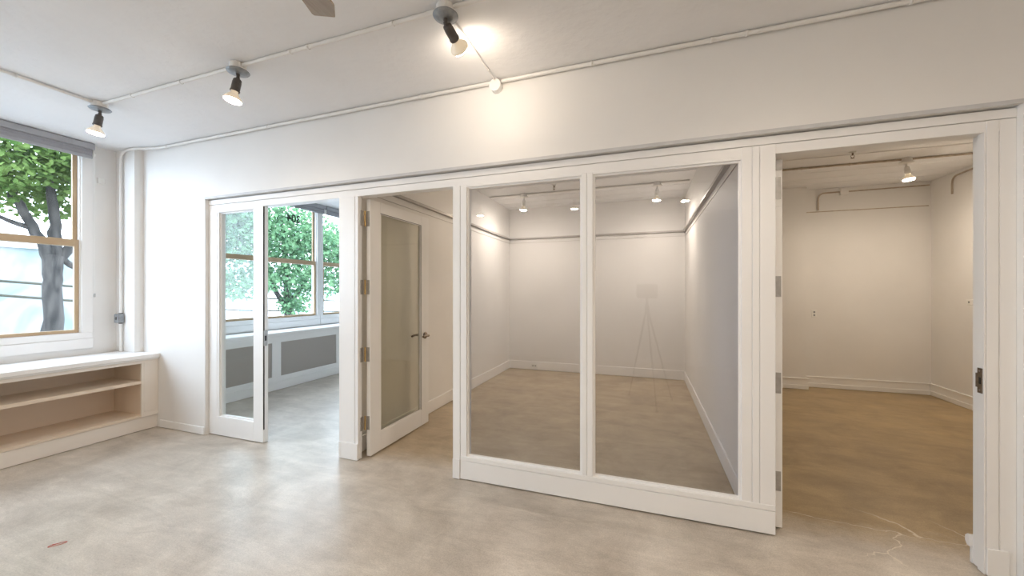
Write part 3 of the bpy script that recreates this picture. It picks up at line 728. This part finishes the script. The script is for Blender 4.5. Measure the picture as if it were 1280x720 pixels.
# ------------------------------------------------------------------ scanner camera on tripod (mirrored in the glass)
CAMP = Vector((0, -2.72, 1.5)); TH = math.atan(166 / 475)
fw = Vector((-math.sin(TH), math.cos(TH), 0)); rt = Vector((math.cos(TH), math.sin(TH), 0))
hc = CAMP - fw * .085
tp = thing('camera_tripod', (hc.x, hc.y, 0), 'dark boxy camera on a spindly tripod, mirrored in the right pane', 'camera tripod')
m = MB(); V = []
q = Matrix.Translation(hc) @ Matrix(((rt.x, fw.x, 0, 0), (rt.y, fw.y, 0, 0), (0, 0, 1, 0), (0, 0, 0, 1)))
b = MB().box(-.135, .135, -.055, .055, -.095, .10, .018); b.v = [q @ p for p in b.v]; hd_ = b.build('camera_body', TRIPOD, tp)
b = MB().lathe([(0, .055), (.022, .055), (.022, .066), (.017, .068), (0, .067)], (0, 0, 0), (0, 1, 0), 20); b.v = [q @ p for p in b.v]; b.build('lens', BLACK, hd_)
MB().tube([(hc.x, hc.y, 1.20), (hc.x, hc.y, 1.408)], .014, 12).lathe([(0, 0), (.03, 0), (.034, .05), (.02, .07), (0, .07)], (hc.x, hc.y, 1.24), (0, 0, 1), 18).build('centre_column', TRIPOD, tp)
for ft in ((-.211, -2.93), (.14, -2.24), (.35, -2.86)):
    a = Vector((hc.x, hc.y, 1.29)); f_ = Vector((ft[0], ft[1], .012)); dirn = (f_ - a).normalized(); k = a + dirn * .035
    l_ = MB().tube([k, k.lerp(f_, .36), k.lerp(f_, .361), k.lerp(f_, .68), k.lerp(f_, .681), f_], [.0125, .0125, .0105, .0105, .0085, .0085], 10).build('leg', TRIPOD, tp)
    MB().lathe([(0, 0), (.014, 0), (.016, .008), (.011, .022), (0, .022)], (f_.x, f_.y, .001), (0, 0, 1), 12).build('rubber_foot', BLACK, l_)

# red scribble on the concrete
m = MB(); pts = [(-3.30, -1.50), (-3.285, -1.462), (-3.262, -1.447), (-3.262, -1.47), (-3.285, -1.505), (-3.30, -1.52), (-3.312, -1.50), (-3.29, -1.478)]
m.tube(bend([(x, y, .0012) for x, y in pts], .02), .0018, 5)
tag(m.build('chalk_mark', REDM), 'small red scribbled mark on the concrete at lower left', 'mark')

# ------------------------------------------------------------------ outdoors
struct('street', MB().box(-45, -6.2, -25, 45, -4.2, -4.0), STREET, 'grey street far below the windows', 'street')
def leaves(mb, centres, n, size):
    shape = [(0, -.5), (.28, -.42), (.5, -.05), (.24, .05), (.30, .34), (.08, .28), (0, .55), (-.08, .28), (-.30, .34), (-.24, .05), (-.5, -.05), (-.28, -.42)]
    tot = sum(r ** 2.2 for _, r in centres)
    for c, r in centres:
        for _ in range(int(n * r ** 2.2 / tot)):
            d = Vector((random.gauss(0, 1), random.gauss(0, 1), random.gauss(0, 1))).normalized() * r * random.random() ** .42
            d.z *= .8
            p = Vector(c) + d
            q = Quaternion((0, 0, 1), random.uniform(0, 2 * PI)) @ Quaternion((1, 0, 0), random.gauss(0, .75)) @ Quaternion((0, 1, 0), random.gauss(0, .6))
            s_ = size * random.uniform(.7, 1.25)
            mb.add([p + q @ Vector((u * s_, v * s_, (abs(u) * .25) * s_)) for u, v in shape], [(0, 1, 2, 3, 4, 5, 6, 7, 8, 9, 10, 11)])
def tree(loc, branches, centres, n, size, mat, label, cat='tree'):
    t = thing('street_tree', loc, label, cat, 'trees outside the windows')
    w = MB()
    for pts, rr in branches:
        P = [Vector(p) for p in pts]; out = []; ro = []
        for i in range(len(P) - 1):
            for k in range(5):
                u = k / 5; out.append(P[i].lerp(P[i + 1], u) + Vector((random.gauss(0, .014), random.gauss(0, .014), 0))); ro.append((rr[i] * (1 - u) + rr[i + 1] * u) * random.uniform(.94, 1.06))
        out.append(P[-1]); ro.append(rr[-1]); w.tube(out, ro, 12)
    w.build('trunk', BARK, t)
    f = MB(); leaves(f, centres, n, size)
    f.build('crown', mat, t)
    return t
b1 = [([(-11.05, 1.30, -4.0), (-11, 1.36, .5), (-11, 1.36, 1.6), (-11, 1.38, 2.2)], [.22, .145, .132, .15]),
      ([(-11, 1.34, 2.1), (-11.05, 1.12, 2.75), (-11.1, .88, 3.4), (-11.1, .62, 4.3), (-11.2, .5, 5.6)], [.10, .075, .06, .05, .03]),
      ([(-11, 1.40, 2.1), (-11, 1.40, 2.8), (-11, 1.30, 3.7), (-11, 1.35, 5.4)], [.11, .085, .065, .03]),
      ([(-11, 1.46, 2.15), (-10.9, 1.80, 2.8), (-10.9, 2.1, 3.7), (-10.8, 2.6, 5.2)], [.09, .065, .05, .025]),
      ([(-11, 1.50, 2.15), (-11, 1.85, 1.85), (-11, 2.3, 1.55)], [.06, .045, .02]),
      ([(-11.05, 1.1, 2.7), (-11.2, .85, 2.82), (-11.3, .55, 3.05)], [.05, .04, .02]),
      ([(-11.1, .88, 3.4), (-11.0, .3, 4.0), (-11.0, -.6, 4.6)], [.06, .05, .02])]
c1 = [((-11, 1.2, 4.6), 1.5), ((-10.6, .2, 4.0), 1.1), ((-10.7, 2.2, 4.3), 1.0), ((-11.6, 1.4, 3.5), .75), ((-10.4, 1.7, 3.7), .7), ((-11.0, .4, 3.35), .6), ((-11, 2.2, 3.2), .55),
      ((-11, -1.6, 4.4), 1.4), ((-11, 2.1, 5.2), 1.2)]
tree((-11.05, 1.3, -4), b1, c1, 17000, .105, LEAF1, 'leafy green tree with grey forked trunk outside the left window')
b2 = [([(-11.6, 7.2, -4), (-11.6, 7.2, -.5), (-11.6, 7.1, 1.0), (-11.5, 6.9, 2.4), (-11.6, 6.8, 4.8)], [.24, .17, .13, .09, .03]),
      ([(-11.6, 7.1, .8), (-11.4, 6.2, 1.9), (-11.3, 5.2, 3.0), (-11.2, 4.6, 4.2)], [.09, .07, .05, .02]),
      ([(-11.6, 7.1, 1.0), (-11.5, 8.0, 2.2), (-11.4, 9.0, 3.6)], [.09, .06, .02])]
c2 = [((-11.4, 5.2, 3.1), 1.15), ((-11.3, 6.3, 3.6), 1.35), ((-11.4, 7.6, 3.3), 1.3), ((-11.3, 8.9, 2.9), 1.2), ((-11.3, 6.8, 2.2), 1.0), ((-11.2, 5.5, 1.8), .75), ((-11.4, 8.0, 1.8), .9),
      ((-11.2, 7.0, 1.05), .55), ((-11.3, 4.75, 2.9), .9), ((-11.2, 4.7, 1.7), .65), ((-11.2, 4.5, 3.9), .7), ((-11.5, 10, 3.3), 1.3), ((-11.4, 5.0, 3.9), .95), ((-11.3, 9.6, 1.9), .8)]
tree((-11.6, 7.2, -4), b2, c2, 19000, .115, LEAF2, 'dense green tree filling the numbered window')

mu = thing('street_building', (-17.2, .5, -4), 'low building with a faded teal and pink painted wall beyond the trunk', 'building')
MB().box(-19, -17, -6, 6.2, -4, 2.75).build('wall', MURAL, mu)
MB().box(-19.1, -16.9, -6.1, 6.3, 2.75, 2.95, .02).build('parapet', PALE, mu)
pb = thing('street_building', (-21, 18, -4), 'pale building across the street behind the dense tree', 'building')
MB().box(-24, -20, 7.5, 32, -4, 2.6).build('wall', PALE, pb)
MB().box(-24.1, -19.85, 7.4, 32.1, 2.6, 2.8, .02).build('parapet', PALE, pb)
for k in range(8):
    y = 8.6 + k * 2.6
    f = MB().box(-20.06, -19.98, y, y + 1.5, -.1, 1.7, .01).build('window_frame', TRIM, pb)
    MB().box(-19.985, -19.97, y + .1, y + 1.4, 0, 1.6).build('pane', PANEG, f)
for zs, lab in (([2.0, 1.722, 1.616, 1.282, 1.07, .9], 'upper dark cable strung past the tree trunk'), ([1.75, 1.415, 1.269, .847, .6, .4], 'lower dark cable strung past the tree trunk')):
    ysx = [-2.96, 1.334, 2.442, 6.43, 10.7, 15.96]
    m = MB().tube([(-13, y, z) for y, z in zip(ysx, zs)], .028, 6)
    tag(m.build('overhead_cable', CABLE), lab, 'cable', 'street cables')

for y_ in (-3.0, 16.0):
    zt = (2.0, 1.75) if y_ < 0 else (.9, .4)
    up_ = thing('utility_pole', (-13.2, y_, -4), 'wooden street pole at the %s end of the dark cables' % ('near' if y_ < 0 else 'far'), 'pole', 'street cable poles')
    MB().tube([(-13.2, y_, -4), (-13.2, y_, zt[0] + .8)], [.13, .1], 14).build('mast', BARK, up_)
    for z_ in zt: MB().tube([(-13.16, y_, z_), (-13.04, y_, z_)], .03, 10).build('insulator', PALE, up_)

# ------------------------------------------------------------------ sky
w = bpy.data.worlds.new('overcast_sky'); S.world = w; w.use_nodes = True
bg = w.node_tree.nodes['Background']; bg.inputs['Color'].default_value = (0.72, 0.84, 1.0, 1); bg.inputs['Strength'].default_value = 4.5
# daylight sampling through the window openings
for (y0, y1), nm in zip(WINS, 'abcd'):
    l = bpy.data.lights.new('window_portal', 'AREA'); l.shape = 'RECTANGLE'; l.size = WZ1 - WZ0; l.size_y = y1 - y0
    l.cycles.is_portal = True
    o = bpy.data.objects.new('window_portal', l); COL.objects.link(o); o.location = (XL - .15, (y0 + y1) / 2, (WZ0 + WZ1) / 2); o.rotation_euler = (0, -PI / 2, 0)

# ------------------------------------------------------------------ camera
cam = bpy.data.cameras.new('camera'); co = bpy.data.objects.new('camera', cam); COL.objects.link(co)
co.location = CAMP; co.rotation_euler = (PI / 2, 0, TH)
cam.sensor_fit = 'HORIZONTAL'; cam.sensor_width = 36; cam.lens = 475 / 1280 * 36; cam.shift_y = 4 / 1280; cam.clip_start = .01; cam.clip_end = 200
S.camera = co

S.view_settings.view_transform = 'Standard'; S.view_settings.look = 'None'; S.view_settings.gamma = 1; S.view_settings.use_curve_mapping = False
S.view_settings.exposure = 1.32
cy = S.cycles
cy.use_denoising = True; cy.max_bounces = 12; cy.diffuse_bounces = 7; cy.glossy_bounces = 5; cy.transparent_max_bounces = 24; cy.sample_clamp_indirect = 8; cy.caustics_reflective = False; cy.caustics_refractive = False
